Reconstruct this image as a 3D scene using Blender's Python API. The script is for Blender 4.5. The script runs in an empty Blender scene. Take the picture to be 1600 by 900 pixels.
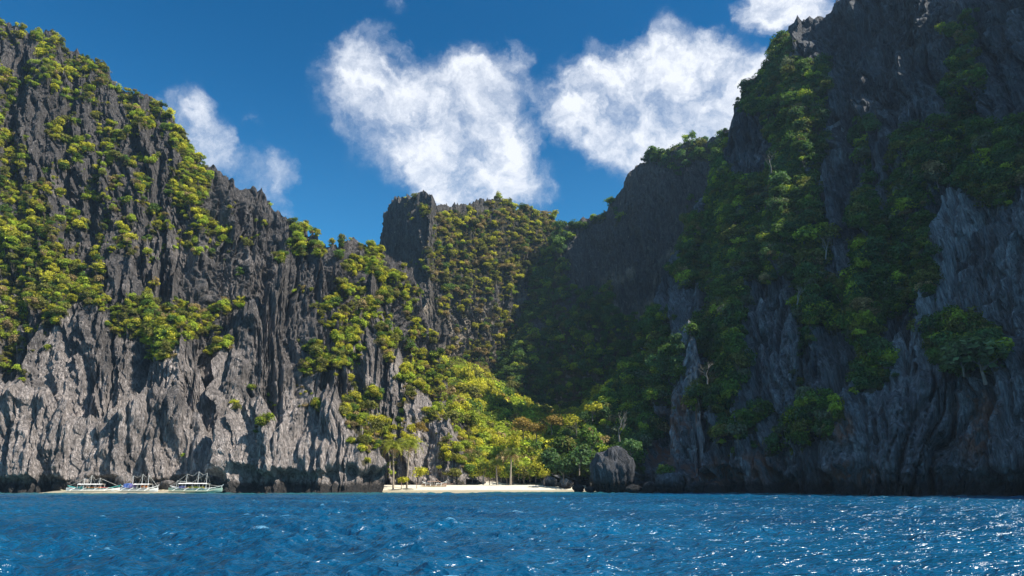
import bpy, math, random
import numpy as np
from mathutils import Vector
random.seed(7); rng = np.random.default_rng(7)
S = bpy.context.scene; C = S.collection
R = math.radians

# ------------------------------------------------------------------ camera
F = 1067.0; TH = math.atan(306/F); CT, ST = math.cos(TH), math.sin(TH); CAMZ = 1.6
cd = bpy.data.cameras.new('camera'); cam = bpy.data.objects.new('camera', cd); C.objects.link(cam)
cd.sensor_width = 36; cd.lens = 36*F/1600; cd.clip_start = .1; cd.clip_end = 20000
cam.location = (0, 0, CAMZ); cam.rotation_euler = (R(90)+TH, 0, 0); S.camera = cam
S.render.resolution_x, S.render.resolution_y = 1600, 900

# ------------------------------------------------------------------ light
SUN = Vector((0.80, -0.33, 0.93)).normalized()
el = math.asin(SUN.z); az = math.atan2(SUN.x, SUN.y)
sl = bpy.data.lights.new('sun', 'SUN'); sun = bpy.data.objects.new('sun', sl); C.objects.link(sun)
sl.energy = 5.0; sl.angle = R(.53); sl.color = (1, .94, .82)
sun.rotation_euler = SUN.to_track_quat('Z', 'Y').to_euler()
S.view_settings.view_transform = 'Standard'; S.view_settings.look = 'None'
S.view_settings.exposure = 0.68; S.view_settings.gamma = 1

def pix(px, py, Y):                       # a photo pixel at distance Y -> world point
    a = (px-800)/F; b = (450-py)/F
    dy = CT-b*ST; dz = ST+b*CT
    return np.array([a/dy*Y, Y, CAMZ+dz/dy*Y])
def topix(P):
    x, y, z = P[..., 0], P[..., 1], P[..., 2]-CAMZ
    fw = np.maximum(y*CT+z*ST, .1); up = -y*ST+z*CT
    return 800+F*x/fw, 450-F*up/fw, fw

# ------------------------------------------------------------------ node helpers
class NT:
    def __init__(s, tree): s.t = tree; s.n = tree.nodes; s.l = tree.links
    def new(s, typ, **kw):
        n = s.n.new(typ)
        for k, v in kw.items(): setattr(n, k, v)
        return n
    def put(s, sock, v):
        if hasattr(v, 'is_output'): s.l.new(v, sock)
        else:
            try: sock.default_value = v
            except Exception:
                sock.default_value = (v[0], v[1], v[2], 1)
    def math(s, op, a, b=0.0, c=None, clamp=False):
        n = s.new('ShaderNodeMath', operation=op, use_clamp=clamp)
        s.put(n.inputs[0], a); s.put(n.inputs[1], b)
        if c is not None: s.put(n.inputs[2], c)
        return n.outputs[0]
    def vmath(s, op, a, b=(0, 0, 0)):
        n = s.new('ShaderNodeVectorMath', operation=op); s.put(n.inputs[0], a)
        if op == 'SCALE': s.put(n.inputs['Scale'], b)
        else: s.put(n.inputs[1], b)
        return n.outputs['Value'] if op in ('DISTANCE', 'DOT_PRODUCT', 'LENGTH') else n.outputs[0]
    def noise(s, vec, scale, detail=4, rough=.55, dist=0, typ='FBM', col=False):
        n = s.new('ShaderNodeTexNoise'); 
        if typ != 'FBM': n.noise_type = typ
        s.put(n.inputs['Vector'], vec); s.put(n.inputs['Scale'], scale); s.put(n.inputs['Detail'], detail)
        s.put(n.inputs['Roughness'], rough); s.put(n.inputs['Distortion'], dist)
        return n.outputs['Color'] if col else n.outputs[0]
    def ramp(s, v, a, b, lo=0.0, hi=1.0, smooth=True):
        n = s.new('ShaderNodeMapRange'); n.interpolation_type = 'SMOOTHSTEP' if smooth else 'LINEAR'
        s.put(n.inputs[0], v); s.put(n.inputs[1], a); s.put(n.inputs[2], b); s.put(n.inputs[3], lo); s.put(n.inputs[4], hi)
        return n.outputs[0]
    def mix(s, f, a, b, bt='MIX'):
        n = s.new('ShaderNodeMix', data_type='RGBA', blend_type=bt)
        s.put(n.inputs[0], f); s.put(n.inputs[6], a); s.put(n.inputs[7], b)
        return n.outputs[2]
    def attr(s, name, typ='GEOMETRY'):
        return s.new('ShaderNodeAttribute', attribute_name=name, attribute_type=typ)

# ------------------------------------------------------------------ sky with clouds
W = bpy.data.worlds.new('World'); S.world = W; W.use_nodes = True
t = NT(W.node_tree); t.n.clear()
sky = t.new('ShaderNodeTexSky', sky_type='NISHITA'); sky.sun_disc = False
sky.sun_elevation = el; sky.sun_rotation = az; sky.air_density = 1.0; sky.dust_density = .3; sky.ozone_density = 4.0
tc = t.new('ShaderNodeTexCoord').outputs['Generated']
D = t.vmath('NORMALIZE', tc)
sz = t.new('ShaderNodeSeparateXYZ'); t.l.new(D, sz.inputs[0])
skt = t.mix(t.ramp(sz.outputs[2], .05, .62), (.36, .98, 1.10, 1), (.0, .46, .70, 1))
skyc = t.mix(1.0, sky.outputs[0], skt, 'MULTIPLY')
# cloud blobs: (px, py, radius px, weight)
BL = [(545, 108, 50, .85), (588, 90, 46, .9), (630, 112, 44, .5), (560, 150, 60, .62), (600, 190, 60, .72), (655, 190, 75, .9), (560,235,40,.3),
      (700, 155, 60, .75), (745, 130, 50, .8), (735, 190, 80, 1.15), (780, 160, 50, .9), (700, 235, 75, 1.2), (740, 275, 75, 1.2), (790, 270, 60, .8), (835, 300, 40, .75),
      (690, 290, 40, .6), (815, 88, 26, .6), (800, 75, 20, .5),
      (920, 120, 48, .85), (960, 95, 30, .5), (1040, 75, 48, .62), (1020, 110, 50, .6), (900, 165, 52, .7), (875, 200, 40, .6), (940, 190, 60, .6), (980, 160, 80, 1.1),
      (1060, 160, 85, 1.35), (1120, 150, 70, 1.25), (1160, 170, 60, 1.1), (1000, 215, 60, 1.1), (1060, 220, 65, 1.2), (960, 240, 40, .6),
      (1190, 20, 34, .7), (1235, 5, 50, 1.0), (1270, 15, 50, 1.0), (1215, -30, 60, .9),
      (290, 175, 32, .7), (315, 205, 38, .95), (335, 235, 35, .7), (400, 265, 40, .45), (435, 275, 32, .6), (440, 315, 26, .55), (375, 265, 30, .3), (405, 180, 22, .35),
      (605, -4, 20, .35), (1110, 85, 34, .22), (1190, 115, 20, .6)]
warp = t.noise(D, 11.0, 6, .62, col=True)
Dw = t.vmath('ADD', D, t.vmath('SCALE', t.vmath('SUBTRACT', warp, (.5, .5, .5)), .10))
acc = None
for px, py, r, w in BL:
    d = pix(px, py, 100)-np.array([0, 0, CAMZ]); ln = np.linalg.norm(d); d = d/ln
    rad = r*1.52/F*(1/math.sqrt(1+((px-800)/F)**2+((450-py)/F)**2))
    g = t.ramp(t.vmath('DISTANCE', Dw, tuple(d)), rad, rad*.12, 0, w)
    acc = g if acc is None else t.math('ADD', acc, g)
acc = t.math('MINIMUM', acc, 1.35)
# broken cloud over the unseen sky, cover increased to brighten the shaded cliff
sep = t.new('ShaderNodeSeparateXYZ'); t.l.new(D, sep.inputs[0])
away = t.ramp(sep.outputs[1], .72, .35, 0, 1)
oth = t.ramp(t.noise(D, 2.3, 3, .5), .48, .64, 0, 1.1)
acc = t.math('MAXIMUM', acc, t.math('MULTIPLY', oth, away))
f1 = t.noise(Dw, 13.0, 11, .62, .25); f2 = t.noise(D, 30.0, 8, .62)
fn = t.math('ADD', t.math('MULTIPLY', f1, .82), t.math('MULTIPLY', f2, .18))
dens = t.math('ADD', t.math('MULTIPLY', acc, .84), t.math('MULTIPLY', t.math('SUBTRACT', fn, .52), 4.2))
dens = t.math('MULTIPLY', dens, t.ramp(acc, .0, .22))
alpha = t.ramp(dens, -.15, 1.35, 0, 1, False)
alpha = t.math('MULTIPLY', t.math('POWER', alpha, 1.2), t.ramp(acc, .02, .42))
shade = t.noise(Dw, 7.0, 5, .5)
lum = t.ramp(t.math('ADD', t.math('MULTIPLY', dens, .9), t.math('MULTIPLY', shade, .9)), .45, 1.6, 0, 1)
cl = t.mix(lum, (3.1, 3.6, 4.6, 1), (5.8, 6.0, 6.4, 1))
fin = t.mix(t.math('MULTIPLY', alpha, .97), skyc, cl)
bg = t.new('ShaderNodeBackground'); t.l.new(fin, bg.inputs[0]); bg.inputs[1].default_value = .108
ow = t.new('ShaderNodeOutputWorld'); t.l.new(bg.outputs[0], ow.inputs[0])

# ------------------------------------------------------------------ noise
_p = rng.permutation(4096).astype(np.int64); _g = rng.random(4096)*2*np.pi
_gx = np.cos(_g); _gy = np.sin(_g); _u = rng.random(4096)
def _h(i, j, k=0): return _p[(_p[(i+k*57) & 4095]+j) & 4095]
def n2(x, y, k=0):                       # gradient noise, about -0.7..0.7
    xi = np.floor(x).astype(np.int64); yi = np.floor(y).astype(np.int64)
    xf = x-xi; yf = y-yi
    u = xf*xf*xf*(xf*(xf*6-15)+10); v = yf*yf*yf*(yf*(yf*6-15)+10)
    def c(i, j):
        h = _h(xi+i, yi+j, k); return _gx[h]*(xf-i)+_gy[h]*(yf-j)
    a = c(0, 0); b = c(1, 0); d = c(0, 1); e = c(1, 1)
    return (a+(b-a)*u)+((d+(e-d)*u)-(a+(b-a)*u))*v
def fbm(x, y, k=0, o=4, r=.5):
    s = 0; a = 1
    for i in range(o): s = s+a*n2(x, y, k+i*3); x = x*2.03+11.3; y = y*2.03+5.7; a *= r
    return s
def ridge(x, y, k=0): return 1-np.abs(n2(x, y, k))*2.6
def sstep(a, b, x):
    q = np.clip((x-a)/(b-a), 0, 1); return q*q*(3-2*q)
def rnd(i, j, k): return _u[_h(i, j, k)]
def pillars(s, z, w, H, k):
    i0 = np.floor(s/w).astype(np.int64); out = np.zeros_like(s)
    for di in (-1, 0, 1):
        i = i0+di; off = rnd(i, 0*i, k)*H; c = (i+.5+.7*(rnd(i, 0*i+1, k)-.5))*w
        for dj in (0, 1):
            j = np.floor((z+off)/H).astype(np.int64)+dj
            top = (j+.55+rnd(i, j, k+1)*.45)*H-off
            kk = (top-z)/H
            q = np.clip(kk, 0, 1.5)
            wd = w*(.12+.62*q**.6)*(.7+.6*rnd(i, j, k+2))
            lean = (rnd(i, j, k+5)-.5)*.25*(z-top)
            lat = np.clip(1-np.abs(s-c-lean)/np.maximum(wd, .01), 0, 1)
            pr = lat**.9*np.clip(.4+q*1.8, 0, 1)*(1-sstep(1.0, 1.5, q))*(.45+.55*rnd(i, j, k+3))
            out = np.maximum(out, np.where(kk > 0, pr, 0))
    return out

# ------------------------------------------------------------------ mesh helpers
def link(name, me, mat=None, parent=None, **tags):
    o = bpy.data.objects.new(name, me); C.objects.link(o)
    if mat is not None and me is not None:
        me.materials.clear()
        for m_ in (mat if isinstance(mat, (list, tuple)) else [mat]): me.materials.append(m_)
    if parent: o.parent = parent
    for k, v in tags.items(): o[k] = v
    return o
def npmesh(name, V, Fq, smooth=False, attrs=None):
    me = bpy.data.meshes.new(name); V = np.asarray(V, np.float32); Fq = np.asarray(Fq, np.int32)
    me.vertices.add(len(V)); me.vertices.foreach_set('co', V.ravel())
    n = Fq.shape[1]; me.loops.add(Fq.size); me.loops.foreach_set('vertex_index', Fq.ravel())
    me.polygons.add(len(Fq)); me.polygons.foreach_set('loop_start', np.arange(0, Fq.size, n, dtype=np.int32))
    me.update(calc_edges=True)
    me.polygons.foreach_set('use_smooth', np.full(len(Fq), smooth))
    for k, a in (attrs or {}).items():
        at = me.attributes.new(k, 'FLOAT', 'POINT'); at.data.foreach_set('value', np.asarray(a, np.float32).ravel())
    me.update(); return me
class MB:
    """collects simple shapes and links them as ONE mesh"""
    def __init__(s): s.v = []; s.f = []
    def add(s, V, Fs):
        b = len(s.v); s.v += [tuple(map(float, p)) for p in V]; s.f += [tuple(b+i for i in q) for q in Fs]; return s
    def box(s, c, d):
        x, y, z = c; a, b, h = d[0]/2, d[1]/2, d[2]/2
        V = [(x+i*a, y+j*b, z+k*h) for k in (-1, 1) for j in (-1, 1) for i in (-1, 1)]
        return s.add(V, [(0, 2, 3, 1), (4, 5, 7, 6), (0, 1, 5, 4), (2, 6, 7, 3), (0, 4, 6, 2), (1, 3, 7, 5)])
    def tube(s, pts, r, n=6):
        P = [Vector(p) for p in pts]; V = []; Fs = []
        rr = r if isinstance(r, (list, tuple)) else [r]*len(P)
        for i, p in enumerate(P):
            d = (P[min(i+1, len(P)-1)]-P[max(i-1, 0)]).normalized()
            a = d.orthogonal().normalized() if abs(d.z) > .9 else d.cross(Vector((0, 0, 1))).normalized()
            b = d.cross(a)
            for k in range(n):
                q = 2*math.pi*k/n; V.append(p+(a*math.cos(q)+b*math.sin(q))*rr[i])
        for i in range(len(P)-1):
            for k in range(n):
                k2 = (k+1) % n; Fs.append((i*n+k, i*n+k2, (i+1)*n+k2, (i+1)*n+k))
        Fs.append(tuple(range(n-1, -1, -1))); Fs.append(tuple((len(P)-1)*n+k for k in range(n)))
        return s.add(V, Fs)
    def grid(s, rows):
        n = len(rows[0]); V = [p for r_ in rows for p in r_]; Fs = []
        for i in range(len(rows)-1):
            for k in range(n-1): Fs.append((i*n+k, i*n+k+1, (i+1)*n+k+1, (i+1)*n+k))
        return s.add(V, Fs)
    def mesh(s, name, smooth=False):
        me = bpy.data.meshes.new(name); me.from_pydata(s.v, [], s.f); me.update()
        if smooth: me.polygons.foreach_set('use_smooth', [True]*len(me.polygons))
        return me
    def build(s, name, mat, parent=None, smooth=False, **tags):
        return link(name, s.mesh(name, smooth), mat, parent, **tags)

# ------------------------------------------------------------------ materials
def mat(name):
    m = bpy.data.materials.new(name); m.use_nodes = True; t = NT(m.node_tree); t.n.clear()
    b = t.new('ShaderNodeBsdfPrincipled'); o = t.new('ShaderNodeOutputMaterial'); t.l.new(b.outputs[0], o.inputs[0])
    return m, t, b, o
def plain(name, col, rough=.6, var=.18, scale=3):
    m, t, b, o = mat(name); g = t.new('ShaderNodeTexCoord').outputs['Object']
    n = t.noise(g, scale, 4); v = t.ramp(n, .3, .7, 1-var, 1+var)
    c = t.mix(1, (*col, 1), t.new('ShaderNodeCombineXYZ').outputs[0], 'MULTIPLY')
    cx = t.n[-1] if False else [q for q in t.n if q.type == 'COMBXYZ'][-1]
    for i in range(3): t.l.new(v, cx.inputs[i])
    t.put(b.inputs['Base Color'], c); b.inputs['Roughness'].default_value = rough
    return m
def rock_material(name, dark, light, rust=(.30, .16, .10)):
    m, t, b, o = mat(name); g = t.new('ShaderNodeNewGeometry').outputs['Position']
    st = t.vmath('MULTIPLY', g, (1, 1, .22)); st2 = t.vmath('MULTIPLY', g, (1, 1, .09))
    n1 = t.noise(st, .35, 7, .65, .5); n2_ = t.noise(st2, 1.1, 5, .7); n3 = t.noise(g, .045, 4, .6)
    n4 = t.noise(st, 2.6, 4, .7)
    tone = t.math('ADD', t.attr('tone').outputs['Fac'], t.math('MULTIPLY', t.math('SUBTRACT', n1, .5), .9))
    tone = t.math('ADD', tone, t.math('MULTIPLY', t.math('SUBTRACT', n3, .5), .9))
    c = t.mix(t.ramp(tone, .1, .9), (*dark, 1), (*light, 1))
    k = t.math('MULTIPLY', t.ramp(n2_, .28, .72, .42, 1.5), t.ramp(n4, .25, .75, .65, 1.35))
    cx = t.new('ShaderNodeCombineXYZ')
    for i in range(3): t.l.new(k, cx.inputs[i])
    c = t.mix(1, c, cx.outputs[0], 'MULTIPLY')
    # pale mineral streaks and ochre stains
    c = t.mix(t.ramp(t.noise(st2, .6, 6, .65, .3), .62, .74, 0, .55), c, tuple(min(1, x*1.9) for x in light)+(1,))
    rs = t.math('MULTIPLY', t.ramp(t.noise(st, .25, 6, .65), .44, .58, 0, .85), t.attr('rust').outputs['Fac'])
    c = t.mix(rs, c, (*rust, 1))
    # thin soil, moss and dry grass where plants grow
    v = t.math('ADD', t.attr('veg').outputs['Fac'], t.math('MULTIPLY', t.math('SUBTRACT', t.noise(g, .5, 6, .65), .5), 1.5))
    gc = t.mix(t.noise(g, .22, 4, .6), (.042, .058, .014, 1), (.15, .11, .055, 1))
    c = t.mix(t.ramp(v, .45, .75, 0, .9), c, gc)
    sz = t.new('ShaderNodeSeparateXYZ'); t.l.new(g, sz.inputs[0])
    tide = t.ramp(t.math('ADD', sz.outputs[2], t.math('MULTIPLY', t.math('SUBTRACT', t.noise(t.vmath('MULTIPLY', g, (1, 1, .3)), .5, 6, .7), .5), 5)), 1.2, 3.0, .9, 0)
    c = t.mix(tide, c, (.018, .018, .018, 1))
    t.put(b.inputs['Base Color'], c); b.inputs['Roughness'].default_value = .85
    b.inputs['Specular IOR Level'].default_value = .25
    bp = t.new('ShaderNodeBump'); bp.inputs['Strength'].default_value = 1.0; bp.inputs['Distance'].default_value = 1.1
    hn = t.math('ADD', t.noise(st, 1.3, 8, .72), t.math('MULTIPLY', t.noise(t.vmath('MULTIPLY', g, (1, 1, .35)), 4.0, 4, .7), .35))
    fl = t.math('ABSOLUTE', t.math('SUBTRACT', t.noise(t.vmath('MULTIPLY', g, (1, 1, .16)), 1.5, 5, .62, .35), .5))
    hn = t.math('SUBTRACT', hn, t.math('MULTIPLY', t.ramp(fl, 0, .09, 1, 0), .45))
    t.l.new(hn, bp.inputs['Height']); t.l.new(bp.outputs[0], b.inputs['Normal'])
    return m
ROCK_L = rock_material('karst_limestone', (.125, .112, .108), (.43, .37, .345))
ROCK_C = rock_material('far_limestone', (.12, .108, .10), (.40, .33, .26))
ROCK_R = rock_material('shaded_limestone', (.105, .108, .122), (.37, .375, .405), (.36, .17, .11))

def leaf_material():
    m, t, b, o = mat('foliage')
    tint = t.attr('tint', 'INSTANCER').outputs['Color']
    g = t.new('ShaderNodeNewGeometry')
    n = t.noise(g.outputs['Position'], .9, 3, .6)
    li = t.attr('leaf').outputs['Fac']
    k = t.math('MULTIPLY', t.ramp(n, .3, .7, .7, 1.3), t.ramp(li, 0, 1, .6, 1.45, False))
    cx = t.new('ShaderNodeCombineXYZ')
    for i in range(3): t.l.new(k, cx.inputs[i])
    c = t.mix(1, tint, cx.outputs[0], 'MULTIPLY')
    t.put(b.inputs['Base Color'], c); b.inputs['Roughness'].default_value = .65; b.inputs['Specular IOR Level'].default_value = .2
    tr = t.new('ShaderNodeBsdfTranslucent'); t.put(tr.inputs[0], t.mix(1, c, (1.1, 1.25, .6, 1), 'MULTIPLY'))
    ms = t.new('ShaderNodeMixShader'); ms.inputs[0].default_value = .42
    t.l.new(b.outputs[0], ms.inputs[1]); t.l.new(tr.outputs[0], ms.inputs[2]); t.l.new(ms.outputs[0], o.inputs[0])
    return m
LEAF = leaf_material(); BARK = plain('bark', (.19, .15, .12), .9)

def water_material():
    m, t, b, o = mat('sea_water'); g = t.new('ShaderNodeNewGeometry').outputs['Position']
    sh = t.attr('shallow').outputs['Fac']
    n = t.noise(t.vmath('MULTIPLY', g, (.6, 1, 1)), .05, 4, .6)
    c = t.mix(t.ramp(n, .3, .7), (.001, .044, .108, 1), (.001, .092, .200, 1))
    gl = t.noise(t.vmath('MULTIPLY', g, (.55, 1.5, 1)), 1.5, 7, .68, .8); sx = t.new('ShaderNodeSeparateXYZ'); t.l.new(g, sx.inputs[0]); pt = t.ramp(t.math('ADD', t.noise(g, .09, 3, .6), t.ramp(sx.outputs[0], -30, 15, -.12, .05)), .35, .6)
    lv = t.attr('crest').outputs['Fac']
    sky_fleck = t.ramp(t.math('ADD', gl, t.math('MULTIPLY', lv, .14)), .54, .59)
    c = t.mix(t.math('MULTIPLY', sky_fleck, t.math('MULTIPLY_ADD', pt, .55, .35)), c, (.19, .46, .68, 1))  # pale blue flecks paint sky reflections into the base colour
    sparkle = t.ramp(t.math('ADD', gl, t.math('MULTIPLY', lv, .10)), .66, .73)
    c = t.mix(t.math('MULTIPLY', sparkle, t.math('MULTIPLY_ADD', pt, .45, .1)), c, (.55, .66, .74, 1))  # whitish flecks paint sparkle and foam into the base colour
    c = t.mix(t.math('MULTIPLY', sh, .9), c, (.03, .15, .16, 1))
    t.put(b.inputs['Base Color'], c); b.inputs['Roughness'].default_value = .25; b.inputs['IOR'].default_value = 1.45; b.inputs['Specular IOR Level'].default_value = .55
    bp = t.new('ShaderNodeBump'); bp.inputs['Strength'].default_value = 1; bp.inputs['Distance'].default_value = .2
    gs = t.vmath('MULTIPLY', g, (.6, 1.25, 1))
    a1 = t.math('ABSOLUTE', t.math('SUBTRACT', t.noise(gs, 1.1, 4, .5, .5), .5)); a2 = t.math('ABSOLUTE', t.math('SUBTRACT', t.noise(gs, 3.1, 3, .5, .4), .5))
    hn = t.math('SUBTRACT', t.math('MULTIPLY', t.noise(gs, 6, 3, .5, .4), .12), t.math('ADD', t.math('MULTIPLY', a1, 2.6), t.math('MULTIPLY', a2, 1.1)))
    t.l.new(hn, bp.inputs['Height']); t.l.new(bp.outputs[0], b.inputs['Normal'])
    return m
def sand_material():
    m, t, b, o = mat('coral_sand'); g = t.new('ShaderNodeNewGeometry').outputs['Position']
    n = t.noise(g, .8, 6, .6); wet = t.new('ShaderNodeSeparateXYZ'); t.l.new(g, wet.inputs[0])
    c = t.mix(n, (.62, .54, .42, 1), (.80, .74, .62, 1))
    w = t.ramp(t.math('ADD', wet.outputs[2], t.math('MULTIPLY', t.noise(g, .3, 4), .2)), .15, .4, 1, 0)
    c = t.mix(w, c, (.36, .31, .22, 1)); t.put(b.inputs['Base Color'], c); b.inputs['Roughness'].default_value = .9
    return m

# ------------------------------------------------------------------ where plants grow (rectangles of the photograph: x0 y0 x1 y1 density)
VEG = [(0, 25, 45, 48, .8), (50, 45, 88, 95, .9), (0, 110, 55, 260, .8), (40, 105, 130, 135, .9), (95, 125, 128, 260, .8), (130, 105, 200, 150, .7), (180, 140, 245, 175, .8),
 (150, 195, 205, 270, .9), (200, 170, 280, 330, .3), (265, 190, 335, 305, .9), (282, 290, 312, 400, .85), (0, 200, 25, 420, .9), (20, 240, 100, 410, .75), (120, 250, 250, 420, .55),
 (200, 330, 250, 420, .6), (0, 400, 155, 485, .95), (0, 480, 55, 560, .85), (150, 430, 200, 445, .3), (185, 470, 300, 515, .9), (215, 470, 348, 552, .85), (0, 540, 22, 570, .8),
 (325, 368, 355, 395, .8), (380, 335, 402, 420, .6), (448, 345, 502, 392, .85), (508, 388, 535, 412, .7), (540, 388, 645, 445, .95), (480, 440, 570, 480, .35), (538, 465, 575, 560, .85), (490, 450, 522, 550, .55),
 (575, 380, 645, 480, .95), (615, 440, 660, 560, .9), (630, 520, 720, 620, .95), (488, 530, 532, 592, .95), (548, 600, 592, 692, .75), (465, 598, 492, 645, .5), (590, 640, 620, 760, .35), (640, 640, 665, 690, .6),
 (380, 590, 420, 615, .4), (255, 560, 275, 600, .3), (285, 690, 298, 740, .5), (50, 600, 65, 640, .25), (345, 615, 365, 650, .5), (425, 670, 440, 690, .8), (470, 630, 490, 645, .6), (60,600,300,720,.06), (330,600,600,740,.05),
 (655, 320, 885, 450, .85), (665, 440, 870, 600, .55), (690, 560, 1000, 770, 1), (740, 540, 1000, 700, 1), (885, 330, 960, 360, .9), (960, 205, 1145, 260, .5), (1010, 230, 1145, 290, .8), (880, 360, 1100, 450, .3), (850, 440, 1010, 640, 1), (780, 520, 900, 680, 1),
 (1040, 290, 1130, 480, .4), (1080, 295, 1140, 350, 1), (1060, 340, 1300, 520, 1), (1130, 260, 1300, 420, 1), (1180, 100, 1290, 300, .9), (1210, 60, 1250, 130, .7), (1150, 130, 1200, 180, .6), (1478, 40, 1525, 260, .8), (1300, 130, 1400, 250, .45),
 (1320, 200, 1480, 440, .95), (1230, 420, 1440, 560, 1), (1490, 190, 1620, 312, .95), (1400, 180, 1480, 330, .7), (1225, 540, 1305, 690, 1), (1320, 500, 1395, 620, .9), (1090, 480, 1185, 700, .95), (960, 480, 1060, 700, .95), (1480, 515, 1565, 575, .9), (1420, 505, 1480, 590, .6), (1560, 380, 1600, 430, .5), (1200, 660, 1260, 710, .5),
 (850, 600, 960, 760, 1), (1290, 250, 1480, 330, .8), (1180, 390, 1470, 540, 1), (1130, 150, 1290, 330, .75), (1395, 90, 1480, 250, .35), (1090, 120, 1600, 700, .08), (1600, 100, 2400, 500, .5), (-400, 0, 0, 560, .6)]
BARE = [(895, 345, 1060, 470, .9), (975, 262, 1110, 345, .7), (955, 420, 1035, 490, .9), (642, 340, 680, 560, 1), (600, 300, 655, 400, .75), (30, 120, 92, 290, .9), (110, 140, 148, 220, .7), (1138, 165, 1200, 290, 1), (1283, 175, 1338, 435, 1), (1060, 460, 1094, 610, 1), (1160, 440, 1242, 650, 1),
 (950, 330, 1030, 480, .8), (1455, 305, 1620, 515, 1), (1382, 500, 1448, 640, 1), (1250, 515, 1338, 620, .9), (1300, 0, 1478, 200, 1), (1015, 630, 1125, 760, 1), (1415, 450, 1465, 525, .9), (700, 655, 728, 770, .9), (690, 500, 740, 600, .45), (1040, 450, 1060, 520, .6), (1360, 200, 1385, 330, .8), (1530, 0, 1620, 190, 1)]
def vegmap(px, py):
    wa = np.where(px < 1000, 58, 34); wx = px+fbm(px/55, py/55, 31, 5, .6)*wa; wy = py+fbm(px/55, py/55, 41, 5, .6)*wa
    d = np.zeros_like(px)
    def rc(r):
        e = 9
        return np.clip(np.minimum(np.minimum(wx-r[0], r[2]-wx), np.minimum(wy-r[1], r[3]-wy))/e+.5, 0, 1)
    for r in VEG: d = np.maximum(d, rc(r)*r[4])
    for r in BARE: d = d*(1-rc(r)*r[4])
    q = d+.75*fbm(px/26, py/20, 91, 4, .55)*np.clip(1.25-d, .1, 1)
    q = q-np.where(px < 645, .13, 0)*np.where(py < 600, 1, .3)
    return np.clip(sstep(.38, .66, q)*np.clip(d*1.6, 0, 1)+.02*(d > .03), 0, 1)

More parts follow.
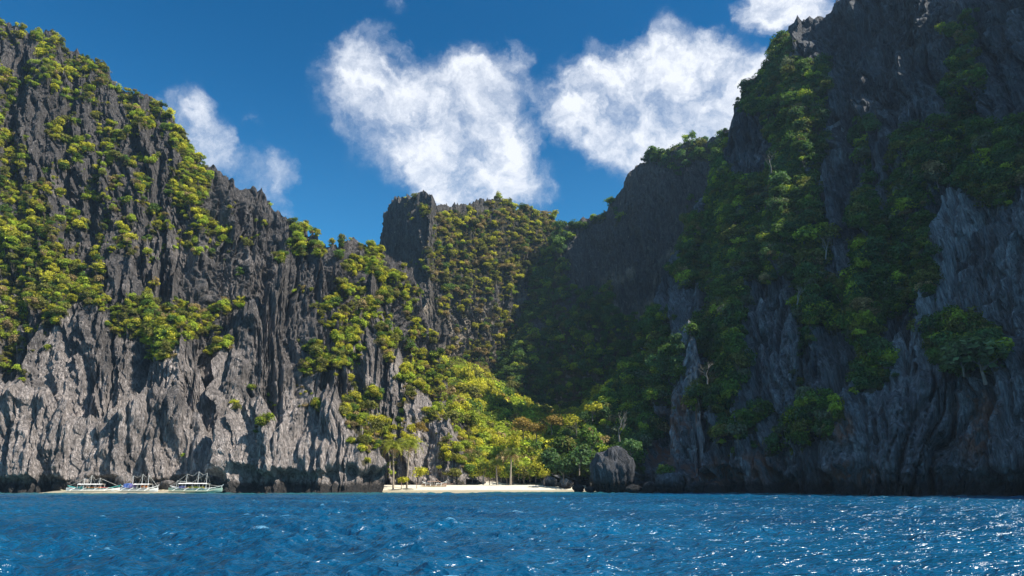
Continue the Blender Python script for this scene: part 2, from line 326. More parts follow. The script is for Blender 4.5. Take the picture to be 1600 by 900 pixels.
# ------------------------------------------------------------------ rock sheets
PLANTS = []     # (x, y, z, size, nx, ny, nz, region, px, py)
ZB = np.full((226, 402), 1e9)
def zadd(P):
    px, py, d = topix(P); i = (py/4).astype(int); j = (px/4).astype(int)
    ok = (i >= 0) & (i < 225) & (j >= 0) & (j < 400)
    np.minimum.at(ZB, (i[ok], j[ok]), d[ok])
def near(px): return float(np.interp(px, [950, 1600, 2400], [1, .80, .72]))     # the right wall comes towards the camera
def cliff(name, cols, mtl, region, amp=1.0, res=(.45, .55), back=14, undercut=(0, 0), tone=(0, 30), prof=.8, jag=2.0, seed=0,
          size=(1.2, 2.6), forest=False, rust=0, pillar=1.0, dens=1.0, nplant=9000, label=None, foot=-1.5, soft=0, grow=.35, ph=1.0, tmax=.9, caves=()):
    """cols: (base px, base Y, crest px, crest py, crest Y) - a rock face from its foot up to a crest, then down behind"""
    B = []; Cr = []
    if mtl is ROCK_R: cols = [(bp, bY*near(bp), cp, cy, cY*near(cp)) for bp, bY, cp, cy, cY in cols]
    for bp, bY, cp, cy, cY in cols:
        b = pix(bp, 756, bY); b[2] = foot; B.append(b); Cr.append(pix(cp, cy, cY))
    B = np.array(B); Cr = np.array(Cr)
    mid = (B+Cr)/2; L = np.r_[0, np.cumsum(np.linalg.norm(np.diff(mid[:, :], axis=0)*[1, 1, .35], axis=1))]
    nu = max(12, int(L[-1]/res[0])); u = np.linspace(0, L[-1], nu)
    it = lambda A: np.stack([np.interp(u, L, A[:, k]) for k in range(3)], 1)
    b = it(B); c = it(Cr)
    for q in (b,):      # soften corners in plan
        ker = np.ones(9)/9
        for k in range(2): q[:, k] = np.convolve(np.pad(q[:, k], 4, mode='edge'), ker, 'valid')
    sd = seed*1.7+3
    # jagged crest
    jg = (np.clip(ridge(u/5.2, 0*u+sd, 5), 0, 1)**2*1.0+np.clip(ridge(u/1.9, 0*u+sd, 6), 0, 1)**2*.55+n2(u/11, 0*u+sd, 7)*1.6+np.clip(ridge(u/.9,0*u+sd,8),0,1)*.25-.9)*jag
    edge = np.clip(np.minimum(u, L[-1]-u)/6, 0, 1)
    c[:, 2] += jg*edge
    hmax = (c[:, 2]-foot).max(); nv = int(min(620, hmax/res[1])); v = np.linspace(0, 1, nv)
    nb = 14; vb = np.linspace(0, 1, nb+1)[1:]
    tg = np.gradient(b[:, :2], axis=0); tg /= np.linalg.norm(tg, axis=1)[:, None]+1e-9
    nrm = np.stack([tg[:, 1], -tg[:, 0]], 1); ker = np.ones(25)/25
    m_ = min(12, nu//2-1)
    for k in range(2): nrm[:, k] = np.convolve(np.pad(nrm[:, k], 12, mode='edge'), ker, 'valid')
    nrm /= np.linalg.norm(nrm, axis=1)[:, None]
    sgn = np.sign((nrm*-(b[:, :2])).sum()) or 1; nrm *= sgn
    U, Vv = np.meshgrid(u, v)
    P = np.zeros((nv+nb, nu, 3))
    w = Vv**prof
    P[:nv, :, 0] = b[:, 0]+(c[:, 0]-b[:, 0])*w; P[:nv, :, 1] = b[:, 1]+(c[:, 1]-b[:, 1])*w
    P[:nv, :, 2] = foot+(c[:, 2]-foot)*Vv
    z = P[:nv, :, 2].copy()
    s = U+sd*37
    if soft:
        d = amp*(fbm(s/22, z/22, seed+3, 4)*7)
    else:
        wp = fbm(s/20, z/34, seed+1, 3)*6; sw = s+wp+z*.03
        d = 3.2*ridge(sw/17, z/95, seed+2)+1.7*ridge(sw/6.3, z/38, seed+4)+1.25*ridge(sw/2.4, z/11, seed+5)+.75*ridge(sw/1.0, z/4.5, seed+6)
        d = d+pillar*(5.6*pillars(s+wp*.7, z, 10.5, 46*ph, seed+8)+3.6*pillars(s+wp*.8+3, z, 4.6, 19*ph, seed+12)+2.0*pillars(s+wp*.5+7, z, 2.0, 7.5*ph, seed+16))
        d = d+1.1*fbm(s/3.6, z/3.2, seed+20, 4, .6)+.5*n2(s/.9,z/1.1,seed+24)-4.2
        for cs, cz, dp, kk in ((7.5, 60, 3.2, 26), (3.0, 24, 2.2, 27), (1.5, 9, 1.1, 28)):
            d = d-dp*np.exp(-(n2(sw/cs, z/cz, seed+kk)/.055)**2)*(.4+.6*np.clip(n2(s/11, z/16, seed+kk+9)*3+.4, 0, 1))*(1.5 if mtl is ROCK_R else 1)
        d *= amp
        for a_, e_, q1, q2, dp in caves:
            qx, qy, _ = topix(P[:nv]); d = d-dp*np.clip(1.25-((qx-a_+(qy-e_)*.35)/q1)**2-((qy-e_)/q2)**2+.5*n2(s/3, z/3, 77), 0, 1)**.6
    hcol = (c[:, 2]-foot)[None, :]
    d *= np.clip(hcol/22, .12, 1)*np.clip(edge, .1, 1)[None, :]
    top = sstep(1, .86, Vv); d = d*(.35+.65*top)
    if undercut[0]:
        hh = undercut[1]*(1+.6*n2(s/9, z*0+3, seed+30)+.25*n2(s/2.5, z*0+3, seed+31))
        d = d-undercut[0]*(1+.5*n2(s/14, z*0, seed+32))*(1-sstep(hh*.55, hh, z))*(1+.25*n2(s/2, z/1.5, seed+33))
    P[:nv, :, 0] += nrm[None, :, 0]*d; P[:nv, :, 1] += nrm[None, :, 1]*d
    zf = P[:nv, :, 2]
    if not soft:
        P[:nv, :, 2] += (fbm(s/4, z/7, seed+40, 2)*.8)*sstep(0, 6, z)*top
    # down the back
    for k, vv in enumerate(vb):
        ang = vv*math.pi/2
        dr = back*math.sin(ang); rough = (fbm(u/6+k*.3, 0*u+vv*3+sd, 50+seed, 3)*3)*min(1, vv*3)*amp
        P[nv+k, :, :2] = P[nv-1, :, :2]-nrm*(dr+rough)[:, None] if np.ndim(rough) else P[nv-1, :, :2]-nrm*dr
        P[nv+k, :, 2] = foot+(P[nv-1, :, 2]-foot)*(math.cos(ang)*.9+.1*(1-vv))
    P[-1, :, 2] = foot-1
    ny, nx = P.shape[:2]; idx = np.arange(ny*nx).reshape(ny, nx)
    Fq = np.stack([idx[:-1, :-1], idx[:-1, 1:], idx[1:, 1:], idx[1:, :-1]], -1).reshape(-1, 4)
    e1 = np.gradient(P, axis=1); e2 = np.gradient(P, axis=0); N = np.cross(e1, e2); ar = np.linalg.norm(N, axis=2); N /= ar[..., None]+1e-9
    out = -(N[..., 0]*nrm[None, :, 0]+N[..., 1]*nrm[None, :, 1]); 
    if out[:nv].mean() > 0: N = -N; Fq = Fq[:, ::-1]
    px, py, dd = topix(P); vg = vegmap(px, py)
    vg = vg*np.clip(.75+.9*N[..., 2]+.5*fbm(px/14, py/14, 61, 3), 0, 1.2)
    zz = P[..., 2]; sN = np.broadcast_to(u+sd*37, zz.shape)
    tn = 1-sstep(tone[0], tone[1], zz+fbm(sN/9, zz/14, 70, 3)*tone[1]*.5) if tone[1] > 0 else zz*0
    tn = tn*tmax+.05
    ru = np.zeros_like(zz) if not rust else np.clip(sum(np.clip(1-np.hypot((px-a)/q1, (py-e)/q2), 0, 1)*2 for a, e, q1, q2 in rust), 0, 1)
    me = npmesh(name, P.reshape(-1, 3), Fq, soft > 0, {'veg': np.clip(vg, 0, 1), 'tone': tn, 'rust': ru})
    ob = link(name, me, mtl, kind='structure')
    if label: ob['label'] = label
    zadd(P.reshape(-1, 3))
    # plants
    if nplant:
        wgt = ar[:, :].copy(); wgt[:1] = 0; wgt[:, 0] = 0; wgt[:, -1] = 0
        m = (zz > (1.4 if soft else 3.0)) & (vg > .05); wgt = wgt*m
        if wgt.sum() > 0:
            pr = (wgt*np.clip(vg, 0, 1)**1.3).ravel(); tot = pr.sum()
            av = (size[0]+size[1])/2
            n = int(min(nplant*1.6, tot/(av*av)*2.7*dens)); k = rng.choice(ny*nx, size=n, p=pr/tot)
            Q = P.reshape(-1, 3)[k]; NN = N.reshape(-1, 3)[k]; fl = vg.ravel()[k]
            sz = (size[0]*.6+(size[1]-size[0]*.6)*rng.random(n)**2.0)*(.45+.6*np.clip(fl, 0, 1))
            Q = Q+NN*(sz*.12)[:, None]
            qx, qy, _ = topix(Q)
            for i in range(n):
                PLANTS.append((Q[i, 0], Q[i, 1], Q[i, 2]-grow*sz[i], sz[i], NN[i, 2], region, qx[i], qy[i]))
    return ob, P

HAZE = False
# ---- far centre
cliff('cliff', [(560, 430, 598, 392, 440), (585, 400, 602, 335, 410), (605, 380, 614, 312, 385), (630, 352, 640, 303, 362), (655, 335, 676, 301, 352), (680, 336, 684, 320, 360), (720, 346, 715, 320, 370),
    (760, 354, 740, 318, 376), (790, 361, 762, 310, 381), (810, 366, 790, 317, 388), (840, 374, 802, 322, 390), (860, 379, 838, 334, 398), (890, 387, 862, 345, 404), (930, 395, 885, 352, 410), (980, 402, 930, 352, 418)],
    ROCK_C, 'central wall', amp=.95, res=(.6, .75), seed=5, size=(1.1, 3.0), tone=(10, 130), jag=2.6, prof=.9, pillar=.5, nplant=7000, dens=.7, back=30,
    label='central limestone wall at the head of the cove, sunlit with scrub')
cliff('cliff', [(765, 322, 770, 640, 335), (785, 324, 788, 596, 350), (805, 328, 815, 545, 362), (825, 334, 840, 480, 374), (845, 342, 858, 410, 382), (860, 350, 868, 366, 387), (900, 320, 890, 352, 382), (940, 312, 915, 340, 378), (975, 305, 945, 333, 372), (1005, 300, 966, 300, 364), (1030, 296, 986, 266, 358), (1050, 292, 1010, 251, 350), (1080, 288, 1042, 240, 340),
    (1105, 280, 1076, 222, 330), (1140, 275, 1100, 216, 322), (1165, 270, 1128, 208, 312), (1200, 262, 1160, 190, 300), (1260, 250, 1260, 150, 290), (1340, 240, 1380, 60, 280)],
    ROCK_C, 'back ridge', amp=.8, res=(.6, .75), seed=9, size=(1.8, 3.8), tone=(30, 120), jag=1.6, prof=1.0, pillar=1.0, nplant=6000, dens=1.1, back=40,
    label='shaded back ridge right of the central wall')
# forest slope at the head of the cove
cliff('hillside', [(560, 215, 600, 540, 300), (640, 200, 660, 560, 320), (720, 194, 740, 590, 330), (790, 190, 800, 640, 318), (860, 190, 860, 668, 300), (930, 192, 920, 655, 290), (990, 194, 990, 600, 290), (1050, 196, 1060, 470, 300), (1120, 200, 1130, 500, 290)],
    ROCK_C, 'valley', amp=1.0, res=(1.1, 1.1), seed=14, size=(1.9, 4.6), tone=(0, 10), jag=1, prof=1.0, soft=1, nplant=8000, dens=1.4, back=30, foot=1.2, grow=.1,
    label='forested slope behind the beach')
# ---- left side, back to front
cliff('cliff', [(-420, 150, -420, -60, 225), (-200, 165, -160, -20, 230), (-60, 172, -40, 14, 232), (10, 175, 15, 34, 234), (50, 177, 45, 46, 235), (75, 178, 80, 54, 236), (90, 179, 97, 78, 237), (120, 180, 128, 86, 238), (150, 181, 160, 110, 240), (175, 182, 190, 141, 241),
    (205, 183, 232, 150, 242), (235, 184, 264, 180, 243), (260, 185, 290, 215, 244), (285, 186, 318, 254, 245), (300, 188, 345, 270, 246), (320, 190, 368, 288, 246), (340, 192, 396, 286, 246), (360, 193, 410, 302, 246), (380, 195, 430, 332, 246),
    (400, 197, 452, 348, 246), (430, 199, 478, 360, 245), (460, 200, 500, 378, 245), (490, 203, 521, 384, 246), (515, 208, 545, 371, 250), (535, 212, 572, 384, 255), (560, 216, 592, 392, 258), (600, 222, 640, 420, 262), (640, 228, 668, 500, 262), (680, 235, 700, 590, 255)],
    ROCK_L, 'upper left cliff', amp=1.05, res=(.42, .5), seed=21, size=(.7, 2.0), tone=(-10, 130), tmax=.45, jag=2.8, prof=.75, nplant=12000, dens=1.0,
    label='tall jagged left cliff of dark limestone, scrub on its ledges')
cliff('cliff', [(20, 172, 20, 640, 180), (35, 171, 45, 560, 186), (55, 170, 66, 505, 190), (85, 170, 95, 456, 196), (120, 169, 130, 448, 198), (150, 169, 163, 440, 200), (165, 170, 176, 398, 206), (190, 171, 204, 394, 206), (205, 171, 216, 440, 200), (230, 171, 240, 490, 194), (262, 172, 262, 506, 192), (290, 172, 292, 500, 190), (305, 173, 305, 560, 188), (325, 174, 330, 640, 184)],
    ROCK_L, 'left shoulder', amp=.85, res=(.36, .42), seed=33, size=(.9, 1.9), tone=(-10, 80), tmax=.9, ph=.8, jag=2.0, prof=.85, nplant=900, label='broad fluted shoulder of dark rock low on the left cliff')
cliff('cliff', [(325, 175, 325, 660, 182), (335, 172, 342, 560, 190), (352, 171, 358, 512, 194), (372, 171, 378, 476, 198), (395, 172, 396, 470, 200), (412, 173, 410, 505, 198), (425, 174, 424, 440, 206), (440, 175, 446, 392, 214), (462, 176, 470, 362, 218), (485, 178, 492, 368, 218), (505, 180, 508, 440, 212), (520, 181, 524, 480, 206), (540, 182, 540, 560, 198), (560, 184, 562, 640, 192)],
    ROCK_L, 'middle pillars', amp=.8, res=(.36, .42), seed=41, size=(.9, 1.9), tone=(-10, 70), tmax=.85, ph=.8, jag=2.4, prof=.8, nplant=1200, label='tall grey pillars in the middle of the left cliff')
cliff('cliff', [(525, 190, 525, 700, 196), (540, 188, 546, 590, 200), (552, 187, 560, 490, 206), (566, 186, 574, 432, 212), (578, 186, 584, 400, 216), (592, 186, 596, 430, 214), (606, 186, 606, 480, 210), (622, 186, 617, 530, 206), (640, 185, 632, 556, 204), (655, 184, 652, 590, 201), (672, 183, 670, 622, 198), (690, 182, 688, 655, 195), (706, 181, 702, 668, 192), (720, 180, 714, 700, 188), (731, 179, 728, 748, 182)],
    ROCK_L, 'spire wall', amp=.7, res=(.36, .42), seed=55, size=(.9, 2.0), tone=(-10, 70), tmax=.9, ph=.8, jag=2.2, prof=.8, nplant=900, label='pointed rock spire stepping down to the left end of the beach')
cliff('cliff', [(690, 190, 690, 700, 196), (705, 188, 708, 650, 202), (722, 188, 724, 640, 206), (745, 190, 742, 690, 204), (760, 192, 758, 720, 200)],
    ROCK_L, 'small spire', amp=.5, res=(.4, .45), seed=58, size=(1.2, 2.6), tone=(-5, 20), jag=2.0, prof=.8, nplant=100)
cliff('cliff', [(-420, 140, -420, 560, 165), (-150, 152, -150, 580, 170), (-20, 158, -20, 592, 172), (30, 159, 35, 596, 172), (60, 160, 65, 606, 172), (95, 161, 98, 622, 171), (130, 162, 132, 655, 170), (150, 162, 152, 662, 170), (180, 162, 184, 632, 172), (215, 162, 218, 612, 173), (250, 163, 252, 604, 174), (280, 164, 282, 606, 175), (305, 165, 306, 640, 173), (335, 166, 336, 700, 171)],
    ROCK_L, 'left foot', amp=.6, res=(.30, .34), seed=67, size=(.7, 1.5), pillar=1.5, tmax=.75, tone=(2, 60), jag=2.0, prof=.7, undercut=(3.6, 3.6), ph=.5, nplant=260, label='pale fluted foot of the left cliff behind the moored boats')
cliff('cliff', [(318, 158, 318, 735, 162), (330, 154, 336, 690, 164), (348, 152, 356, 655, 166), (366, 151, 376, 625, 168), (385, 150, 396, 612, 168), (405, 150, 412, 612, 168), (425, 149, 428, 640, 166), (440, 149, 440, 660, 165), (450, 149, 452, 632, 167), (465, 149, 474, 622, 168), (480, 149, 498, 598, 170), (500, 149, 516, 590, 170), (520, 149, 534, 612, 169), (540, 149, 550, 640, 167), (560, 149, 566, 662, 165), (580, 150, 586, 690, 163), (600, 151, 602, 715, 161), (613, 152, 613, 738, 158)],
    ROCK_L, 'front pinnacle', amp=.55, res=(.26, .28), seed=72, size=(.7, 1.6), pillar=1.5, tmax=.8, tone=(6, 70), jag=2.0, prof=.6, undercut=(5.0, 5.6), ph=.5, back=7, nplant=160, label='jagged pale pinnacle standing in the water left of the beach')
# ---- right side
RUST = [(1040, 690, 60, 60), (1110, 740, 60, 35), (1070, 640, 40, 40), (1180, 730, 50, 30), (1320, 670, 30, 30), (1340, 740, 60, 30), (1530, 660, 50, 80)]
cliff('cliff', [(850, 190, 848, 742, 192), (885, 186, 895, 690, 200), (915, 180, 932, 642, 208), (950, 175, 965, 612, 215), (985, 170, 1002, 560, 224), (1020, 166, 1036, 480, 236), (1050, 164, 1068, 390, 246), (1080, 162, 1088, 325, 252), (1110, 161, 1122, 300, 254), (1135, 160, 1136, 230, 254), (1160, 159, 1150, 170, 252), (1190, 158, 1186, 130, 252), (1210, 157, 1206, 106, 252),
    (1235, 156, 1214, 70, 252), (1265, 155, 1250, 36, 250), (1300, 154, 1284, 28, 248), (1330, 152, 1310, 2, 245), (1380, 150, 1360, -60, 240), (1450, 148, 1450, -130, 232), (1530, 144, 1560, -190, 222), (1620, 138, 1700, -270, 205), (1750, 126, 1900, -420, 160), (2000, 100, 2200, -640, 122), (2500, 72, 2900, -700, 88), (3600, 42, 4400, -900, 55)],  # out-of-frame end columns raised and pulled closer to block the sun
    ROCK_R, 'right cliff', amp=1.05, res=(.42, .5), seed=83, size=(1.1, 2.9), tone=(0, 220), tmax=.5, jag=2.2, prof=.85, undercut=(4, 5), rust=RUST, caves=((1046, 690, 26, 44, 9), (1102, 700, 22, 40, 7), (1135, 742, 30, 14, 5)), nplant=20000, dens=1.15, pillar=1.3, back=85,  # unseen back deepened to throw shade on the valley slope
    label='huge shaded cliff filling the right side')
cliff('cliff', [(1450, 150, 1450, 640, 156), (1462, 148, 1464, 500, 162), (1470, 147, 1470, 310, 172), (1490, 146, 1490, 284, 174), (1508, 145, 1512, 262, 176), (1520, 144, 1524, 252, 176), (1532, 143, 1538, 296, 172), (1565, 142, 1575, 308, 170), (1620, 140, 1640, 300, 168), (1700, 136, 1730, 290, 166), (1800, 128, 1830, 330, 156), (1850, 124, 1880, 500, 148)],
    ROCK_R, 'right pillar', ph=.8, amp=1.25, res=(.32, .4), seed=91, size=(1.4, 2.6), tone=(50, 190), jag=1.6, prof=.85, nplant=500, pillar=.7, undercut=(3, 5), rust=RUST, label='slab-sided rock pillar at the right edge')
cliff('cliff', [(1375, 150, 1372, 640, 156), (1388, 148, 1386, 560, 160), (1402, 147, 1404, 508, 163), (1420, 147, 1418, 540, 161), (1438, 147, 1432, 470, 166), (1450, 147, 1446, 450, 167), (1460, 147, 1460, 520, 162), (1480, 147, 1478, 620, 156)],
    ROCK_R, 'right spire', amp=.7, res=(.3, .36), seed=97, size=(1.2, 2.2), tone=(40, 160), jag=1.5, prof=.85, nplant=200, label='twin shaded rock spires left of the right-hand pillar')
cliff('cliff', [(1270, 150, 1278, 700, 154), (1290, 143, 1300, 640, 152), (1315, 140, 1325, 606, 152), (1350, 138, 1350, 596, 152), (1390, 137, 1390, 604, 152), (1430, 137, 1430, 580, 152), (1470, 137, 1470, 560, 152), (1520, 136, 1520, 545, 151), (1560, 134, 1570, 520, 150), (1640, 130, 1660, 515, 146), (1760, 124, 1780, 520, 138), (1840, 118, 1860, 600, 128)],
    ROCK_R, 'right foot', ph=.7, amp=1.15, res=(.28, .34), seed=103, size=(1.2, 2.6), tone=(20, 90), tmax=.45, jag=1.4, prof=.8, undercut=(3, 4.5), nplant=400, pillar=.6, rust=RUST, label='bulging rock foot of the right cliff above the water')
cliff('cliff', [(1268, 172, 1270, 420, 190), (1276, 170, 1282, 300, 200), (1285, 169, 1296, 196, 212), (1300, 168, 1310, 184, 214), (1318, 168, 1326, 210, 212), (1328, 168, 1334, 320, 202), (1345, 170, 1346, 440, 190)],
    ROCK_R, 'slab', amp=.8, res=(.4, .5), seed=109, size=(1.5, 2.6), tone=(90, 260), jag=1.4, prof=.8, nplant=300, label='narrow bare slab in the forest high on the right cliff')
cliff('cliff', [(1046, 172, 1052, 640, 184), (1056, 170, 1062, 555, 190), (1068, 169, 1070, 512, 193), (1084, 169, 1082, 505, 193), (1096, 170, 1096, 600, 186), (1130, 171, 1128, 640, 182), (1165, 169, 1166, 520, 190), (1185, 168, 1186, 470, 192), (1210, 168, 1212, 478, 190), (1238, 169, 1240, 600, 180), (1250, 170, 1252, 690, 174)],
    ROCK_R, 'columns', amp=.9, res=(.4, .5), seed=117, size=(1.5, 2.8), tone=(40, 160), jag=1.5, prof=.8, nplant=500, rust=RUST, label='bare grey columns low on the right cliff above the cave')

# ------------------------------------------------------------------ foliage prototypes
def crown_mesh(name, seed, n=260, leaf=.17, lobes=9, flat=.7):
    r = np.random.default_rng(seed)
    th = r.random(lobes)*6.28; rr = np.sqrt(r.random(lobes))*.62
    Cn = np.stack([rr*np.cos(th), rr*np.sin(th), .55+r.random(lobes)*.65*flat+.1*(1-rr)], 1); Rd = .30+r.random(lobes)*.26
    li = r.integers(0, lobes, n); d = r.normal(size=(n, 3)); d[:, 2] = np.abs(d[:, 2])*1.0-.25; d /= np.linalg.norm(d, axis=1)[:, None]
    p = Cn[li]+d*Rd[li][:, None]*(.75+.35*r.random(n))[:, None]*[1, 1, flat]
    nn = d+r.normal(size=(n, 3))*.55+[0, 0, .35]; nn /= np.linalg.norm(nn, axis=1)[:, None]
    a = np.cross(nn, r.normal(size=(n, 3))); a /= np.linalg.norm(a, axis=1)[:, None]; b = np.cross(nn, a)
    s = (leaf*(.6+.8*r.random(n)))[:, None]
    V = np.stack([p-a*s*.9, p-b*s*.55+nn*s*.15, p+a*s*.9, p+b*s*.6+nn*s*.1], 1).reshape(-1, 3)
    V = V*[1, 1, 1]
    lf = np.repeat(r.random(n), 4)
    return npmesh(name, V, np.arange(n*4).reshape(-1, 4), False, {'leaf': lf})
def trunk_mesh(seed):
    r = random.Random(seed); m = MB()
    m.tube([(0, 0, -.25), (.03, .02, .2), (.02, -.03, .55), (.05, 0, .85)], [.05, .042, .03, .012], 5)
    for k in range(5):
        q = k*1.26+r.random(); h = .25+.08*k
        m.tube([(.02, 0, h), (.22*math.cos(q), .22*math.sin(q), h+.22), (.45*math.cos(q), .45*math.sin(q), h+.36)], [.024, .016, .006], 4)
    return m.mesh('trunk')
CROWNS = [crown_mesh('crown', 11+i, 560, .095+.02*(i % 3), 8+i, .8+.15*(i % 3)) for i in range(6)]
TRUNKS = [trunk_mesh(i) for i in range(3)]
for m_ in CROWNS: m_.materials.append(LEAF)
for m_ in TRUNKS: m_.materials.append(BARK)

PAL = {'yellow': (0.46, 0.42, 0.045), 'lime': (0.33, 0.38, 0.045), 'green': (0.101, 0.162, 0.032), 'deep': (0.085, 0.150, 0.055), 'olive': (0.185, 0.180, 0.045), 'rust': (.34, .23, .06), 'dry': (0.324, 0.236, 0.115), 'grey': (0.176, 0.189, 0.115)}
WORDS = {'yellow': 'yellow-green', 'lime': 'bright green', 'green': 'green', 'deep': 'deep green', 'olive': 'olive green', 'rust': 'rusty orange', 'dry': 'dry tan', 'grey': 'grey-green'}
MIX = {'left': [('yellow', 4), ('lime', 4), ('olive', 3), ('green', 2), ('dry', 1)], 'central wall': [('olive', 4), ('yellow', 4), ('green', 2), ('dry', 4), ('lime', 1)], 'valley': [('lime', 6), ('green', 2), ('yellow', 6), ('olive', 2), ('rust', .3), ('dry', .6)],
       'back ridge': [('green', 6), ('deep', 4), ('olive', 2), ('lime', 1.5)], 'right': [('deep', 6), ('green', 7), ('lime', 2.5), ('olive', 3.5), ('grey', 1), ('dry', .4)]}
def kindof(region, px, py):
    if region in ('valley',):
        if 800 < px < 900 and 655 < py < 720: return random.choices(['rust', 'yellow', 'olive', 'lime'], [2, 5, 1, 3])[0]
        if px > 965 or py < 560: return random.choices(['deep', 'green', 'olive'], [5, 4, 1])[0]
    key = region if region in MIX else ('right' if region in ('right cliff', 'right pillar', 'right spire', 'right foot', 'slab', 'columns') else 'left')
    n, w = zip(*MIX[key]); return random.choices(n, w)[0]
vis = []; rest = {}
for p in PLANTS:
    x, y, z, s, nz, reg, px, py = p
    _, _, fw = topix(np.array([x, y, z+s*.8]))
    i, j = int(py//4), int(px//4); seen = False
    if 0 <= i < 225 and 0 <= j < 400:
        w = ZB[max(0, i-1):i+2, max(0, j-1):j+2]; seen = fw < w.min()+s*1.2+2
    k = kindof(reg, px, py)
    vis.append((seen and s > .8, s/fw, p, k))
order = sorted([i for i in range(len(vis)) if vis[i][0]], key=lambda i: -vis[i][1])
# the largest in view become individuals, spread so that they do not all crowd one spot
cells = {}; solo = []
for i in order:
    p = vis[i][2]; c = (int(p[6]//34), int(p[7]//34), )
    if cells.get(c, 0) >= 1: continue
    cells[c] = 1; solo.append(i)
    if len(solo) >= 230: break
solo_set = set(solo)
PLACE = {'central wall': 'on the central wall above the cove', 'back ridge': 'on the shaded ridge behind the cove', 'valley': 'on the forested slope behind the beach', 'upper left cliff': 'on a ledge of the tall left cliff', 'left shoulder': 'on the dark shoulder low on the left cliff',
    'middle pillars': 'among the grey pillars of the left cliff', 'spire wall': 'on the rock spire beside the beach', 'small spire': 'on the small spire beside the beach', 'left foot': 'on the pale rock foot behind the boats', 'front pinnacle': 'on the pale pinnacle left of the beach',
    'right cliff': 'on the huge shaded right cliff', 'right pillar': 'on the slab-sided pillar at the right edge', 'right spire': 'on the twin shaded spires at right', 'right foot': 'on the bulging rock foot at right', 'slab': 'beside the bare slab high at right', 'columns': 'by the grey columns above the cave'}
EXT = {}
for q in PLANTS:
    e = EXT.setdefault(q[5], [9e9, -9e9]); cx_ = min(max(q[6], 0), 1600); e[0] = min(e[0], cx_); e[1] = max(e[1], cx_)
def zone(reg, px, py):
    a, b = EXT[reg]; h = (px-a)/max(1, b-a)
    v = 'top' if py < 170 else 'upper' if py < 300 else 'middle' if py < 440 else 'lower' if py < 600 else 'bottom'
    return v+' '+['far left', 'left', 'central', 'right', 'far right'][int(min(4, max(0, h*5)))]
def plant_thing(x, y, z, s, kind, label, group, ci, tall=1.0, name='tree', trunk=True, cat='tree', tint=None):
    o = link(name, None); o.location = (x, y, z); o.scale = (s, s, s*tall); o.rotation_euler = (random.uniform(-.1, .1), random.uniform(-.1, .1), random.random()*6.28)
    o['label'] = label; o['category'] = cat
    if group: o['group'] = group
    c = link('crown', CROWNS[ci % 6], None, o); k = .8+.4*random.random()
    c['tint'] = tint or tuple(q*k for q in PAL[kind])
    if trunk: link('trunk', TRUNKS[ci % 3], None, o)
    return o, c
crown_src = []
for n, i in enumerate(solo):
    x, y, z, s, nz, reg, px, py = vis[i][2]; k = vis[i][3]
    big = s > 2.4
    nm = 'tree' if big else 'bush'
    o, c = plant_thing(x, y, z, s, k, f"{'large' if s > 3 else 'middling' if s > 1.9 else 'small'} {WORDS[k]} {nm} {PLACE[reg]}, {zone(reg, px, py)}", f"{nm}s growing {PLACE[reg]}", n, .8+.5*random.random(), nm, big, nm)
    if len(crown_src) < 6 and all(c.data is not q.data for q in crown_src): crown_src.append(c)

# the uncountable rest of the scrub and forest: instances of the same crowns, one object per rock face
def scatter(name, label, pts):
    P = np.array([q[:3] for q in pts]); me = bpy.data.meshes.new(name); me.vertices.add(len(P)); me.vertices.foreach_set('co', P.astype(np.float32).ravel())
    n = len(P); s = np.array([q[3] for q in pts])
    sc = np.stack([s*(.8+.5*rng.random(n)), s*(.8+.5*rng.random(n)), s*(.75+.5*rng.random(n))], 1); rot = np.stack([rng.normal(size=n)*.15, rng.normal(size=n)*.15, rng.random(n)*6.28], 1)
    ti = np.array([PAL[q[4]] for q in pts])*(.7+.6*rng.random(n))[:, None]
    for nm, a in (('sc', sc), ('rot', rot)):
        at = me.attributes.new(nm, 'FLOAT_VECTOR', 'POINT'); at.data.foreach_set('vector', a.astype(np.float32).ravel())
    at = me.attributes.new('tint', 'FLOAT_VECTOR', 'POINT'); at.data.foreach_set('vector', ti.astype(np.float32).ravel())
    at = me.attributes.new('pick', 'INT', 'POINT'); at.data.foreach_set('value', rng.integers(0, 6, n).astype(np.int32))
    me.update(); o = link(name, me, None, None, kind='stuff', label=label)
    g = bpy.data.node_groups.new('scatter_plants', 'GeometryNodeTree')
    g.interface.new_socket('Geometry', in_out='INPUT', socket_type='NodeSocketGeometry'); g.interface.new_socket('Geometry', in_out='OUTPUT', socket_type='NodeSocketGeometry')
    gi = g.nodes.new('NodeGroupInput'); go = g.nodes.new('NodeGroupOutput'); ip = g.nodes.new('GeometryNodeInstanceOnPoints'); ip.inputs['Pick Instance'].default_value = True
    j = g.nodes.new('GeometryNodeJoinGeometry')
    for c in crown_src[::-1]:
        oi = g.nodes.new('GeometryNodeObjectInfo'); oi.inputs['Object'].default_value = c; oi.inputs['As Instance'].default_value = True; oi.transform_space = 'ORIGINAL'
        g.links.new(oi.outputs['Geometry'], j.inputs[0])
    def na(nm, ty):
        a = g.nodes.new('GeometryNodeInputNamedAttribute'); a.data_type = ty; a.inputs[0].default_value = nm; return a.outputs[0]
    g.links.new(gi.outputs[0], ip.inputs['Points']); g.links.new(j.outputs[0], ip.inputs['Instance'])
    g.links.new(na('pick', 'INT'), ip.inputs['Instance Index']); g.links.new(na('rot', 'FLOAT_VECTOR'), ip.inputs['Rotation']); g.links.new(na('sc', 'FLOAT_VECTOR'), ip.inputs['Scale'])
    g.links.new(ip.outputs[0], go.inputs[0])
    md = o.modifiers.new('plants', 'NODES'); md.node_group = g
    return o
for i, (seen, a, p, k) in enumerate(vis):
    if i in solo_set: continue
    rest.setdefault(p[5], []).append((p[0], p[1], p[2], p[3], k))
